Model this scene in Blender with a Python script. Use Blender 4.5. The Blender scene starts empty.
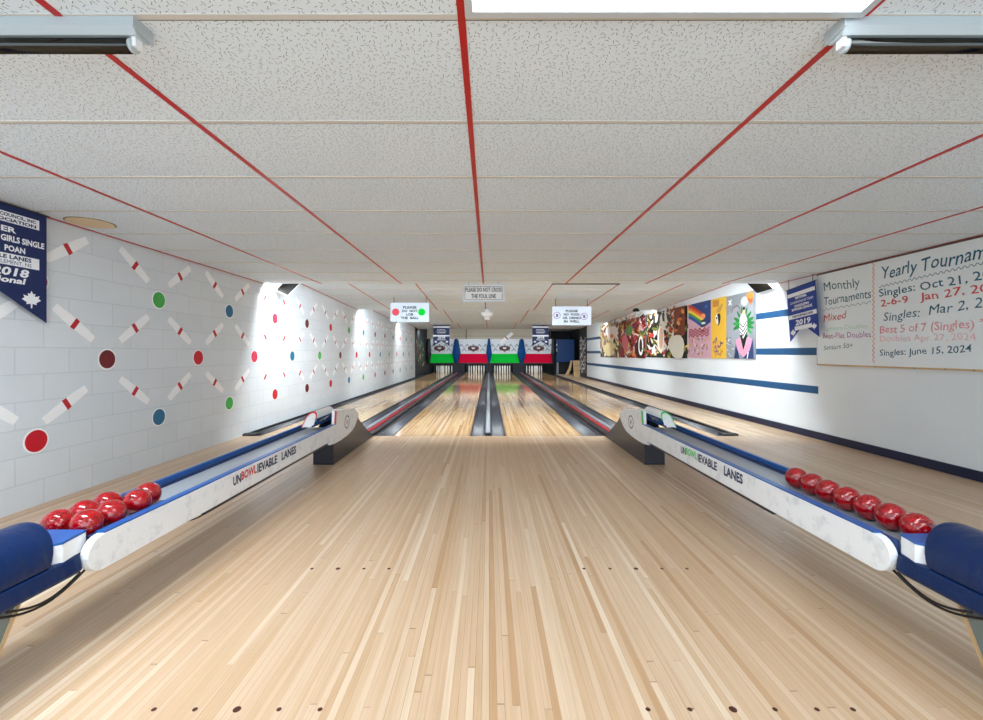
import bpy, bmesh, math, random
from mathutils import Vector, Matrix
R = math.radians
rng = random.Random(7)
S = bpy.context.scene
COL = S.collection

# ------------------------------------------------------------------ materials
def srgb(r, g, b):
    f = lambda c: (c/255/12.92) if c/255 <= .04045 else ((c/255+.055)/1.055)**2.4
    return (f(r), f(g), f(b), 1)
MATS = {}
def mat(name, col, rough=.5, metal=0., spec=.5, emit=None, coat=0.):
    if name in MATS: return MATS[name]
    m = bpy.data.materials.new(name); m.use_nodes = True
    b = m.node_tree.nodes['Principled BSDF']
    b.inputs['Base Color'].default_value = col
    b.inputs['Roughness'].default_value = rough
    b.inputs['Metallic'].default_value = metal
    b.inputs['Specular IOR Level'].default_value = spec
    b.inputs['Coat Weight'].default_value = coat
    if emit:
        b.inputs['Emission Color'].default_value = emit[0]
        b.inputs['Emission Strength'].default_value = emit[1]
    MATS[name] = m
    return m
class NT:
    def __init__(s, m): s.m = m; s.t = m.node_tree; s.b = s.t.nodes['Principled BSDF']
    def n(s, typ, **kw):
        o = s.t.nodes.new(typ)
        for k, v in kw.items(): setattr(o, k, v)
        return o
    def put(s, a, sock):
        if hasattr(a, 'is_output'): s.t.links.new(a, sock)
        else: sock.default_value = a
    def math(s, op, a, b=0., c=None):
        o = s.n('ShaderNodeMath', operation=op)
        s.put(a, o.inputs[0]); s.put(b, o.inputs[1])
        if c is not None: s.put(c, o.inputs[2])
        return o.outputs[0]
    def ramp(s, fac, stops, interp='LINEAR'):
        o = s.n('ShaderNodeValToRGB'); o.color_ramp.interpolation = interp
        e = o.color_ramp.elements
        while len(e) < len(stops): e.new(.5)
        for i, (p, c) in enumerate(stops): e[i].position = p; e[i].color = c
        s.put(fac, o.inputs[0]); return o.outputs[0]
    def mix(s, fac, a, b, mode='MIX'):
        o = s.n('ShaderNodeMix', data_type='RGBA', blend_type=mode)
        s.put(fac, o.inputs[0]); s.put(a, o.inputs[6]); s.put(b, o.inputs[7]); return o.outputs[2]
    def coords(s):
        o = s.n('ShaderNodeTexCoord'); return o.outputs['Object']
    def sep(s, v):
        o = s.n('ShaderNodeSeparateXYZ'); s.t.links.new(v, o.inputs[0]); return o.outputs
    def comb(s, x, y, z):
        o = s.n('ShaderNodeCombineXYZ')
        for i, a in enumerate((x, y, z)): s.put(a, o.inputs[i])
        return o.outputs[0]
    def noise(s, v, scale, detail=2., rough=.5):
        o = s.n('ShaderNodeTexNoise'); s.put(v, o.inputs['Vector']); o.inputs['Scale'].default_value = scale
        o.inputs['Detail'].default_value = detail; o.inputs['Roughness'].default_value = rough
        return o.outputs[0]
    def bump(s, h, strength, dist):
        o = s.n('ShaderNodeBump'); o.inputs['Strength'].default_value = strength; o.inputs['Distance'].default_value = dist
        s.put(h, o.inputs['Height']); s.t.links.new(o.outputs[0], s.b.inputs['Normal'])
    def color(s, c): s.put(c, s.b.inputs['Base Color'])

def wood(name, stops, rough, w=.0255, L=1.5, spec=.5, seam=.55, mottled=.0):
    m = mat(name, (.6, .4, .25, 1), rough, spec=spec); N = NT(m)
    x, y, z = N.sep(N.coords())
    xs = N.math('DIVIDE', x, w); idx = N.math('FLOOR', xs); fr = N.math('FRACT', xs)
    wn = N.n('ShaderNodeTexWhiteNoise', noise_dimensions='1D'); N.put(idx, wn.inputs['W'])
    yy = N.math('MULTIPLY_ADD', y, 1/L, N.math('MULTIPLY', wn.outputs[0], 9.3))
    seg = N.math('FLOOR', yy); fy = N.math('FRACT', yy)
    w2 = N.n('ShaderNodeTexWhiteNoise', noise_dimensions='2D'); N.put(N.comb(idx, seg, 0.), w2.inputs['Vector'])
    base = N.ramp(w2.outputs[0], stops)
    g = N.noise(N.comb(N.math('MULTIPLY', x, 90.), N.math('MULTIPLY_ADD', seg, 3.1, N.math('MULTIPLY', y, 2.2)), idx), 1., 3., .6)
    base = N.mix(.8, base, N.ramp(g, [(.3, (.86, .83, .79, 1)), (.6, (1, 1, 1, 1))]), 'MULTIPLY')
    big = N.noise(N.comb(N.math('MULTIPLY', x, 1.6), N.math('MULTIPLY', y, .35), 0.), 1., 2.)
    base = N.mix(.9, base, N.ramp(big, [(.35, (.9, .84, .77, 1)), (.62, (1.0, 1.0, 1.0, 1))]), 'MULTIPLY')
    sx = N.math('LESS_THAN', fr, .05)
    sy = N.math('LESS_THAN', fy, .0025)
    sm = N.math('MAXIMUM', sx, sy)
    w3 = N.n('ShaderNodeTexWhiteNoise', noise_dimensions='1D'); N.put(N.math('ADD', idx, .37), w3.inputs['W'])
    sm = N.math('MULTIPLY', sm, N.math('MULTIPLY_ADD', N.math('POWER', w3.outputs[0], 2.), seam, .1))
    N.color(N.mix(sm, base, (.10, .06, .03, 1)))
    return m

m_floor = wood('maple_strip_floor', [(0, srgb(190,154,118)), (.10, srgb(200,170,137)), (.5, srgb(206,177,148)), (.9, srgb(212,187,160)), (1, srgb(224,205,182))], .33, L=2.3, spec=.45)
m_lane = wood('lane_maple', [(0, srgb(178,138,94)), (.2, srgb(202,165,120)), (.6, srgb(212,179,136)), (1, srgb(224,198,160))], .09, L=2.5, spec=.6, seam=.12)
m_side = wood('side_floor_wood', [(0, srgb(184,150,114)), (.35, srgb(208,180,146)), (1, srgb(226,205,176))], .28, w=.057, L=1.8, seam=.55)

def ceiling_mat():
    m = mat('acoustic_tile', srgb(226, 224, 219), .9, spec=.1); N = NT(m)
    p = N.coords()
    sc = 56.
    v = N.n('ShaderNodeTexVoronoi', voronoi_dimensions='2D', feature='F1')
    vec = N.n('ShaderNodeVectorMath', operation='SCALE'); N.t.links.new(p, vec.inputs[0]); vec.inputs['Scale'].default_value = sc
    N.t.links.new(vec.outputs[0], v.inputs['Vector']); v.inputs['Scale'].default_value = 1.
    d = N.n('ShaderNodeVectorMath', operation='SUBTRACT'); N.t.links.new(vec.outputs[0], d.inputs[0]); N.t.links.new(v.outputs['Position'], d.inputs[1])
    dx, dy, dz = N.sep(d.outputs[0])
    cs = N.n('ShaderNodeSeparateColor'); N.t.links.new(v.outputs['Color'], cs.inputs[0])
    a = N.math('MULTIPLY_ADD', cs.outputs[0], 2.6, .4)
    co, si = N.math('COSINE', a), N.math('SINE', a)
    u = N.math('ABSOLUTE', N.math('ADD', N.math('MULTIPLY', dx, co), N.math('MULTIPLY', dy, si)))
    w = N.math('ABSOLUTE', N.math('SUBTRACT', N.math('MULTIPLY', dy, co), N.math('MULTIPLY', dx, si)))
    ln = N.math('MULTIPLY_ADD', cs.outputs[1], .40, .06)
    mk = N.math('MULTIPLY', N.math('LESS_THAN', u, ln), N.math('LESS_THAN', w, .06))
    spk = N.noise(p, 900., 1.)
    spk = N.math('MULTIPLY', N.math('GREATER_THAN', spk, .68), .35)
    f = N.math('MINIMUM', N.math('ADD', N.math('MULTIPLY', mk, .85), spk), .88)
    col = N.mix(N.noise(p, 1.3, 2.), srgb(220, 232, 242), srgb(227, 238, 247))
    N.color(N.mix(f, col, srgb(84, 82, 78)))
    return m
m_tile = ceiling_mat()
def block_mat():
    m = mat('painted_block', srgb(214, 217, 220), .62, spec=.3); N = NT(m)
    x, y, z = N.sep(N.coords())
    v = N.comb(N.math('ADD', y, .12), N.math('ADD', z, .012), 0.)
    b = N.n('ShaderNodeTexBrick'); N.put(v, b.inputs['Vector'])
    b.offset = .5; b.inputs['Scale'].default_value = 1.
    b.inputs['Brick Width'].default_value = .4067; b.inputs['Row Height'].default_value = .2
    b.inputs['Mortar Size'].default_value = .0045; b.inputs['Mortar Smooth'].default_value = .3
    b.inputs['Color1'].default_value = srgb(214, 221, 226); b.inputs['Color2'].default_value = srgb(219, 225, 230)
    b.inputs['Mortar'].default_value = srgb(203, 209, 214)
    fine = N.noise(N.comb(x, y, z), 160., 3., .6); med = N.noise(N.comb(x, y, z), 3., 3.)
    N.color(N.mix(.5, b.outputs['Color'], N.ramp(med, [(.3, (.93, .94, .95, 1)), (.65, (1, 1, 1, 1))]), 'MULTIPLY'))
    h = N.math('SUBTRACT', N.math('MULTIPLY', fine, .25), b.outputs['Fac'])
    N.bump(h, .4, .004)
    return m
m_block = block_mat()
def paint_wall():
    m = mat('painted_wall_white', srgb(226, 229, 231), .45, spec=.35); N = NT(m)
    p = N.coords(); N.color(N.mix(N.noise(p, 2.2, 3.), srgb(222, 229, 234), srgb(231, 237, 241)))
    return m
m_wallw = paint_wall()
def ball_mat():
    m = mat('speckled_red', srgb(170, 12, 24), .12, spec=.6, coat=.5); N = NT(m)
    p = N.coords()
    n1 = N.noise(p, 45., 5., .8); n2 = N.noise(p, 260., 2.)
    c = N.mix(N.ramp(n1, [(.45, (0, 0, 0, 1)), (.62, (1, 1, 1, 1))]), srgb(160, 4, 16), srgb(108, 4, 10))
    N.color(N.mix(N.math('GREATER_THAN', n2, .70), c, srgb(230, 130, 120)))
    return m
m_ball = ball_mat()
def scuff(name, c0, c1, rough=.4):
    m = mat(name, c0, rough, spec=.4); N = NT(m); p = N.coords()
    N.color(N.mix(N.ramp(N.noise(p, 14., 6., .7), [(.52, (0, 0, 0, 1)), (.72, (1, 1, 1, 1))]), c0, c1)); return m
m_board = scuff('scuffed_white', srgb(232, 234, 236), srgb(204, 208, 213))
m_vinyl = mat('navy_vinyl', srgb(3, 33, 78), .34, spec=.35)
def vinyl():
    N = NT(m_vinyl); x, y, z = N.sep(N.coords())
    N.bump(N.noise(N.comb(x, N.math('MULTIPLY', y, 2.2), z), 9., 2.), .35, .02)
vinyl()
m_blue = mat('rail_blue', srgb(20, 84, 156), .35)
m_blued = mat('rail_blue_dark', srgb(22, 52, 104), .4)
m_grey = mat('trough_grey', srgb(150, 156, 164), .35)
m_black = mat('black_laminate', srgb(34, 34, 46), .3)
m_blk = mat('black_plastic', srgb(18, 18, 22), .4)
m_gutter = mat('gutter_grey', srgb(58, 60, 67), .34, spec=.6)
m_navyb = mat('baseboard_navy', srgb(7, 22, 58), .4)
m_stripe = mat('stripe_blue', srgb(24, 80, 126), .5)
m_red = mat('tbar_red', srgb(184, 12, 16), .4)
m_tbar = mat('tbar_white', srgb(204, 202, 196), .6)
m_white = mat('white', srgb(236, 238, 240), .5)
m_pinw = mat('pin_white_paint', srgb(244, 245, 247), .55)
m_bandr = mat('band_red', srgb(186, 24, 40), .5)
m_steel = mat('brushed_steel', srgb(200, 204, 208), .25, metal=1.)
m_alu = mat('aluminium_frame', srgb(206, 214, 222), .4, metal=.3)
m_chrome = mat('dark_chrome', srgb(60, 60, 58), .12, metal=1.)
m_housing = mat('housing_white', srgb(176, 186, 190), .35)
m_lens = mat('lit_lens', (1, 1, 1, 1), .5, emit=((.80, .91, 1, 1), 4.6))
m_rail = mat('rail_red', srgb(214, 50, 56), .3)
m_navy = mat('banner_navy', srgb(7, 32, 86), .6)
m_ink = mat('ink_navy', srgb(20, 40, 78), .5)
m_txtw = mat('print_white', srgb(238, 240, 244), .6)
m_signw = mat('sign_white', srgb(226, 232, 240), .5)
m_signk = mat('sign_black', srgb(24, 24, 28), .5)
m_tan = mat('tan_wood', srgb(206, 172, 128), .5)
m_dark = mat('dark_wall', srgb(40, 46, 52), .7)
m_beige = mat('bulkhead_beige', srgb(206, 196, 178), .7)
m_mgreen = mat('panel_green', srgb(6, 196, 60), .7, spec=.1)
m_mred = mat('panel_red', srgb(216, 4, 58), .7, spec=.1)
m_mblue = mat('divider_blue', srgb(14, 70, 130), .6, spec=.15)
m_mdark = mat('divider_dark', srgb(16, 22, 32), .5)
m_brown = mat('emblem_brown', srgb(92, 34, 30), .5)
m_glass = mat('dark_glass', srgb(16, 13, 9), .4, spec=.15)
m_pin = mat('candlepin_white', srgb(240, 240, 236), .3)
m_greenp = mat('trim_green', srgb(70, 200, 90), .4)
m_redp = mat('trim_redpaint', srgb(210, 40, 54), .4)

# ------------------------------------------------------------------ mesh builder
class MB:
    def __init__(s): s.v = []; s.f = []; s.mi = []; s.sm = []; s.mats = []
    def mid(s, m):
        if m not in s.mats: s.mats.append(m)
        return s.mats.index(m)
    def add(s, vs, fs, m, smooth=False):
        o = len(s.v); s.v += [tuple(p) for p in vs]; k = s.mid(m)
        for f in fs: s.f.append([o+i for i in f]); s.mi.append(k); s.sm.append(smooth)
    def box(s, x0, x1, y0, y1, z0, z1, m):
        v = [(x, y, z) for x in (x0, x1) for y in (y0, y1) for z in (z0, z1)]
        s.add(v, [(0,1,3,2),(4,6,7,5),(0,4,5,1),(2,3,7,6),(0,2,6,4),(1,5,7,3)], m)
    def prism(s, pts, a, b, axis, m, smooth=False, caps=True):
        def P(u, v, t): return {'x': (t, u, v), 'y': (u, t, v), 'z': (u, v, t)}[axis]
        n = len(pts)
        V = [P(u, v, a) for u, v in pts] + [P(u, v, b) for u, v in pts]
        s.add(V, [(i, (i+1) % n, n+(i+1) % n, n+i) for i in range(n)], m, smooth)
        if caps: s.add(V, [tuple(range(n))[::-1], tuple(range(n, 2*n))], m)
    def sheet(s, pts, a, b, axis, m, smooth=True):        # open polyline swept along an axis
        def P(u, v, t): return {'x': (t, u, v), 'y': (u, t, v), 'z': (u, v, t)}[axis]
        n = len(pts)
        V = [P(u, v, a) for u, v in pts] + [P(u, v, b) for u, v in pts]
        s.add(V, [(i, i+1, n+i+1, n+i) for i in range(n-1)], m, smooth)
    def tube(s, path, r, m, seg=10):
        path = [Vector(p) for p in path]; rings = []; up = Vector((0, 0, 1))
        for i, p in enumerate(path):
            d = (path[min(i+1, len(path)-1)] - path[max(i-1, 0)]).normalized()
            a = d.cross(up); a = a.normalized() if a.length > 1e-4 else Vector((1, 0, 0))
            b = d.cross(a)
            rr = r[i] if isinstance(r, (list, tuple)) else r
            rings.append([p + a*math.cos(t)*rr + b*math.sin(t)*rr for t in [2*math.pi*k/seg for k in range(seg)]])
        V = [q for rg in rings for q in rg]; F = []
        for i in range(len(path)-1):
            for k in range(seg):
                F.append((i*seg+k, i*seg+(k+1) % seg, (i+1)*seg+(k+1) % seg, (i+1)*seg+k))
        s.add(V, F, m, True)
        s.add(V, [tuple(range(seg))[::-1], tuple(range((len(path)-1)*seg, len(path)*seg))], m)
    def lathe(s, prof, m, seg=20, o=(0, 0, 0)):
        V = [(o[0]+r*math.cos(2*math.pi*k/seg), o[1]+r*math.sin(2*math.pi*k/seg), o[2]+z) for r, z in prof for k in range(seg)]
        F = [(i*seg+k, i*seg+(k+1) % seg, (i+1)*seg+(k+1) % seg, (i+1)*seg+k) for i in range(len(prof)-1) for k in range(seg)]
        s.add(V, F, m, True)
        s.add(V, [tuple(range(seg))[::-1], tuple(range((len(prof)-1)*seg, len(prof)*seg))], m)
    def poly(s, pts, m): s.add(pts, [tuple(range(len(pts)))], m)
    def build(s, name, parent=None, flip=False, loc=None):
        me = bpy.data.meshes.new(name)
        v = [(-p[0], p[1], p[2]) for p in s.v] if flip else s.v
        f = [q[::-1] for q in s.f] if flip else s.f
        me.from_pydata(v, [], f)
        for m in s.mats: me.materials.append(m)
        me.polygons.foreach_set('material_index', s.mi); me.polygons.foreach_set('use_smooth', s.sm)
        bm = bmesh.new(); bm.from_mesh(me); bmesh.ops.remove_doubles(bm, verts=bm.verts, dist=1e-6)
        bm.to_mesh(me); bm.free(); me.update()
        o = bpy.data.objects.new(name, me); COL.objects.link(o)
        if parent: o.parent = parent
        if loc: o.location = loc
        return o
def tag(o, label, cat, group=None, kind=None):
    o['label'] = label
    if cat: o['category'] = cat
    if group: o['group'] = group
    if kind: o['kind'] = kind
    return o
def empty(name, loc, label, cat, group=None):
    o = bpy.data.objects.new(name, None); COL.objects.link(o); o.location = loc; o.empty_display_size = .1
    return tag(o, label, cat, group)
def part(mb, name, root, flip=False):
    """link a world-space mesh as a part of a root that has only a location"""
    off = Vector(root.location); p = root
    while p.parent: p = p.parent; off += Vector(p.location)
    mb.v = [((-x if flip else x)-off.x, y-off.y, z-off.z) for x, y, z in mb.v]
    if flip: mb.f = [q[::-1] for q in mb.f]
    return mb.build(name, root)
def struct(mb, name):
    o = mb.build(name); o['kind'] = 'structure'; return o
def bevel(o, w=.005, seg=2):
    b = o.modifiers.new('bevel', 'BEVEL'); b.width = w; b.segments = seg; b.limit_method = 'ANGLE'; return o

# text -> mesh in a frame (origin, right, up)
_tc = {}
def text_geo(s, bold):
    if 'M' in s: bold = 0.
    if (s, bold) in _tc: return _tc[(s, bold)]
    c = bpy.data.curves.new('t', 'FONT'); c.body = s; c.size = 1; c.offset = bold; c.resolution_u = 2
    o = bpy.data.objects.new('t', c); COL.objects.link(o)
    dg = bpy.context.evaluated_depsgraph_get()
    me = bpy.data.meshes.new_from_object(o.evaluated_get(dg))
    V = [tuple(v.co) for v in me.vertices]; F = [tuple(p.vertices) for p in me.polygons]
    bpy.data.objects.remove(o); bpy.data.curves.remove(c); bpy.data.meshes.remove(me)
    _tc[(s, bold)] = (V, F); return V, F
CAP = .729
def text(mb, s, o, r, u, h, m, w=None, align='c', bold=.012, shear=0., n=.0012, jit=0., seed=0):
    """cap height h, optional total width w; o = anchor on the baseline (left/centre/right)"""
    o, r, u = Vector(o), Vector(r), Vector(u); nn = r.cross(u)
    V, F = text_geo(s, bold)
    if not V: return
    xs = [p[0] for p in V]; x0, x1 = min(xs), max(xs); k = h/CAP
    kx = k if w is None else w/(x1-x0)
    tw = (x1-x0)*kx
    a = {'l': 0, 'c': -tw/2, 'r': -tw}[align]
    W = [o + r*(a+(p[0]-x0)*kx + shear*p[1]*k + jit*math.sin(p[1]*5+seed)*k) + u*(p[1]*k + jit*k*math.sin((p[0])*3.1+seed*2.3)) + nn*n for p in V]
    mb.add(W, F, m)

XL, XR, Y0, Y1 = -3.40, 4.37, -2.6, 26.6
H = 2.19
# ceiling profile (y, z) of the saw-tooth
PROF = [(Y0, H), (6.6, H), (6.6, 2.45), (11.3, 2.25), (11.3, 2.45), (16.1, 2.25), (16.1, 2.45), (21.0, 2.28), (21.0, 2.45), (Y1, 2.45)]
SECT = [((Y0, H), (6.6, H)), ((6.6, 2.45), (11.3, 2.25)), ((11.3, 2.45), (16.1, 2.25)), ((16.1, 2.45), (21.0, 2.28)), ((21.0, 2.45), (Y1, 2.45))]
def ceil_z(y):
    for (a, za), (b, zb) in SECT:
        if a <= y <= b: return za + (zb-za)*(y-a)/(b-a)

# ------------------------------------------------------------------ shell
b = MB(); b.prism(PROF + [(Y1, 2.75), (Y0, 2.75)], XL-.1, XR+.7, 'x', m_tile); struct(b, 'ceiling')
YF = 6.02
b = MB(); b.box(XL, XR, Y0, YF, -.06, 0, m_floor)
m_dot = mat('inlaid_dot', srgb(72, 34, 22), .4)
def floor_dot(x, y, r):
    b.prism([(x+r*math.cos(t), y+r*math.sin(t)) for t in [math.pi*2*k/14 for k in range(14)]], -.002, .0006, 'z', m_dot)
for px in (312, 338, 364, 389, 584, 610, 636, 662, 687): floor_dot((px-489)/437*2.325, 2.325, .0085 if px not in (338, 636) else .012)
for px in (154, 195, 237, 279, 320, 648, 690, 733, 775, 817, 853): floor_dot((px-489)/437*1.408, 1.408, .008 if px not in (237, 733) else .0125)
struct(b, 'floor')
b = MB(); b.box(3.44, XR, YF, 21.6, -.06, 0, m_side); struct(b, 'floor_side')
b = MB(); b.box(XL, XR, Y0, Y1, -.2, -.14, m_dark); struct(b, 'floor_base')
b = MB(); b.box(XL-.12, XL, Y0, 20.1, -.2, 2.75, m_block); struct(b, 'wall_left')
b = MB(); b.box(XR, XR+.12, Y0, 19.5, -.2, 2.75, m_wallw); struct(b, 'wall_right')
b = MB(); b.box(XL-.12, 5.04, Y1, Y1+.1, -.2, 2.75, m_dark); struct(b, 'wall_far')
b = MB(); b.box(XL-.12, XL, 20.1, Y1, -.2, 2.75, m_dark); struct(b, 'wall_far_left')
b = MB(); b.box(XR, XR+.12, 19.5, 20.95, -.2, 2.75, m_dark); b.box(4.92, 5.04, 20.95, Y1, -.2, 2.75, m_dark); b.box(XR+.12, 5.04, 20.83, 20.95, -.2, 2.75, m_dark); struct(b, 'wall_far_right')
b = MB(); b.box(XR, 4.92, 20.96, Y1, -.14, -.001, m_side); b.box(3.44, XR-.001, 21.61, 23.2, -.14, -.001, m_side); struct(b, 'floor_far_side')
b = MB(); b.box(XL, 3.0, 24.0, 24.06, 1.86, 2.45, m_beige); b.box(XL, 3.0, 23.97, 24.0, 2.04, 2.06, mat('seam_brown', srgb(150,138,118), .7)); struct(b, 'wall_bulkhead')
b = MB(); b.box(XR-.015, XR, Y0, 19.5, 0, .095, m_navyb); struct(b, 'baseboard_right')
n = 1
for z in (1.735, 1.165, .65):
    b = MB(); b.box(XR-.002, XR+.001, 5.80, 19.5, z-.05, z+.05, m_stripe); struct(b, 'trim_%d' % n); n += 1
# red T-bars
REDX = [-2.53, -1.325, -.085, 1.155, 2.36, 3.52]
for i, ((ya, za), (yb, zb)) in enumerate(SECT[:4]):
    for x in REDX + [XL+.012, XR-.012]:
        w = .012
        b = MB(); d = .004
        b.prism([(ya, za), (yb-.004, zb), (yb-.004, zb-d), (ya, za-d)], x-w, x+w, 'x', m_red)
        struct(b, 'trim_%d' % n); n += 1
# white cross T-bars
for i, ((ya, za), (yb, zb)) in enumerate(SECT):
    b = MB(); y = 1.352 - .618*6 if i == 0 else ya+.618
    while y < yb-.1:
        z = za + (zb-za)*(y-ya)/(yb-ya)
        if not (i == 0 and .68 < y < .78):
            b.box(XL, XR, y-.011, y+.011, z-.0025, z+.001, m_tbar)
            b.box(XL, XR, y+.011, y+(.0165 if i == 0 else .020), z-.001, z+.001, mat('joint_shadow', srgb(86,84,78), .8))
        y += .618
    struct(b, 'trim_%d' % n); n += 1
b = MB(); b.box(.95, 1.97, 6.59, 6.605, H-.014, H+.02, m_blk); struct(b, 'trim_%d' % n); n += 1  # dark strip standing in for the gap shadow along the ceiling edge

# ------------------------------------------------------------------ lanes and gutters
LN = ['leftmost', 'left middle', 'right middle', 'rightmost']
LX = [(-3.16, -2.10), (-1.32, -.265), (.235, 1.29), (2.10, 3.16)]
LDESC = ['polished wooden bowling lane nearest the white block wall', 'polished wooden bowling lane left of the centre gutters, under a red panel',
         'polished wooden bowling lane right of the centre gutters, under a green panel', 'polished wooden bowling lane nearest the wall with paintings']
for i, (a, c) in enumerate(LX):
    b = MB(); b.box(a, c, YF+.006, 25.4, -.06, -.002, m_lane)
    o = b.build('bowling_lane'); tag(o, LDESC[i], 'bowling lane', 'bowling lanes')
def gutter(x0, x1, label):
    c, r = (x0+x1)/2, (x1-x0)/2
    e = empty('lane_gutter', (c, YF+.01, -.08), label, 'gutter', 'lane gutters')
    k = 12
    pts = [(c - (r-.012)*math.cos(math.pi*j/k), -.008 - .055*math.sin(math.pi*j/k)) for j in range(k+1)]
    b = MB(); prof = [(x0+.001, -.008)] + pts + [(x1-.001, -.008), (x1-.001, -.08), (x0+.001, -.08)]
    q = [(p[0], p[1]) for p in prof]
    b.prism(q, YF+.01, 24.9, 'y', m_gutter, smooth=False)
    o = part(b, 'channel', e)
    for p in o.data.polygons: p.use_smooth = abs(p.normal.y) < .5 and p.normal.z > .05 and p.area > 0
    for side, xx in ((0, x0+.001), (1, x1-.011)):
        b = MB(); b.box(xx, xx+.010, YF+.01, 24.9, -.008, .001, m_blk); part(b, 'edge_strip', e)
gutter(-3.37, -3.16, 'dark grey gutter along the foot of the white block wall')
gutter(-2.10, -1.88, 'dark grey gutter between the leftmost lane and the left red-railed return track')
gutter(-1.55, -1.32, 'dark grey gutter between the left red-railed return track and the lane under the red panel')
gutter(-.265, -.055, 'dark grey gutter just left of the centre divider')
gutter(.025, .235, 'dark grey gutter just right of the centre divider')
gutter(1.29, 1.52, 'dark grey gutter between the lane under the green panel and the right return track')
gutter(1.88, 2.10, 'dark grey gutter between the right red-railed return track and the rightmost lane')
gutter(3.16, 3.39, 'dark grey gutter on the far right beside the wooden side floor')
# black curbs of the outer gutters
for x0, x1, lab in ((XL+.001, -3.371, 'black curb strip between the block wall and its gutter'), (3.391, 3.439, 'black curb strip between the far right gutter and side floor')):
    e = empty('gutter_curb', ((x0+x1)/2, YF, -.06), lab, 'curb', None)
    b = MB(); b.box(x0, x1, YF+.005, 24.9, -.06, .02, m_blk); part(b, 'curb_rail', e)
    b = MB(); xx = (x0-.0 if x0 < 0 else x0-.16, x1+.16 if x0 < 0 else x1)
    b.prism([(YF+.0, .002), (YF+.14, .002), (YF+.14, .02), (YF+.05, .03), (YF+.0, .02)], xx[0], xx[1], 'x', m_blk); part(b, 'end_cap', e)
# centre divider
e = empty('centre_divider', (-.015, YF, -.08), 'long grey divider rib between the two centre gutters', 'divider')
b = MB(); b.prism([(-.053, -.08), (.023, -.08), (.023, -.004), (.012, .012), (-.042, .012), (-.053, -.004)], YF+.10, 24.6, 'y', m_grey); part(b, 'rib', e)
b = MB(); b.box(-.0515, .0215, YF+.012, YF+.09, -.0, .034, m_navyb); bevel(part(b, 'end_cap', e), .006)
# return tracks
def track(s, lab):
    e = empty('return_track', (s*1.71, YF, -.08), lab, 'ball return track', 'ball return tracks')
    f = s < 0
    xa, xb = 1.555, 1.875
    if s > 0: xa = 1.525
    b = MB(); b.box(xa, xb, YF+.012, 24.9, -.08, -.004, m_black); part(b, 'bed', e, f)
    for x0, x1, m, nm in ((1.60, 1.66, m_blk, 'inner_rail'), (1.745, 1.759, m_rail, 'red_rail'), (1.79, 1.86, mat('rail_grey', srgb(118, 122, 130), .35), 'outer_rail')):
        b = MB(); b.prism([(x0, -.004), (x1, -.004), (x1, .018), (x1-.006, .026), (x0+.006, .026), (x0, .018)], YF+.02, 24.6, 'y', m); o = part(b, nm, e, f)
        if nm == 'red_rail': o['label'] = 'red rail running the length of the track'
track(-1, 'ball return track with red rail between the two left lanes')
track(1, 'ball return track with red rail between the two right lanes')

# ------------------------------------------------------------------ pins
bp = MB(); bp.lathe([(.024, 0), (.027, .01), (.031, .09), (.035, .19), (.035, .21), (.031, .31), (.027, .39), (.023, .4)], m_pin, 14)
POS = [('head pin', 0, 0), ('left pin of the second row', -1, 1), ('right pin of the second row', 1, 1), ('left pin of the third row', -2, 2), ('middle pin of the third row', 0, 2), ('right pin of the third row', 2, 2),
       ('outer left pin of the back row', -3, 3), ('inner left pin of the back row', -1, 3), ('inner right pin of the back row', 1, 3), ('outer right pin of the back row', 3, 3)]
pin0 = None
for i, (a, c) in enumerate(LX):
    cx = (a+c)/2 + (.07, .08, 0, -.05)[i]
    for nm, dx, row in POS:
        if pin0 is None: p = pin0 = bp.build('candlepin')
        else: p = pin0.copy(); COL.objects.link(p)
        p.location = (cx+dx*.142, 24.25+row*.264, -.002)
        tag(p, 'white candlepin, %s, %s lane' % (nm, LN[i]), 'candlepin', 'candlepins on the %s lane' % LN[i])

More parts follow.
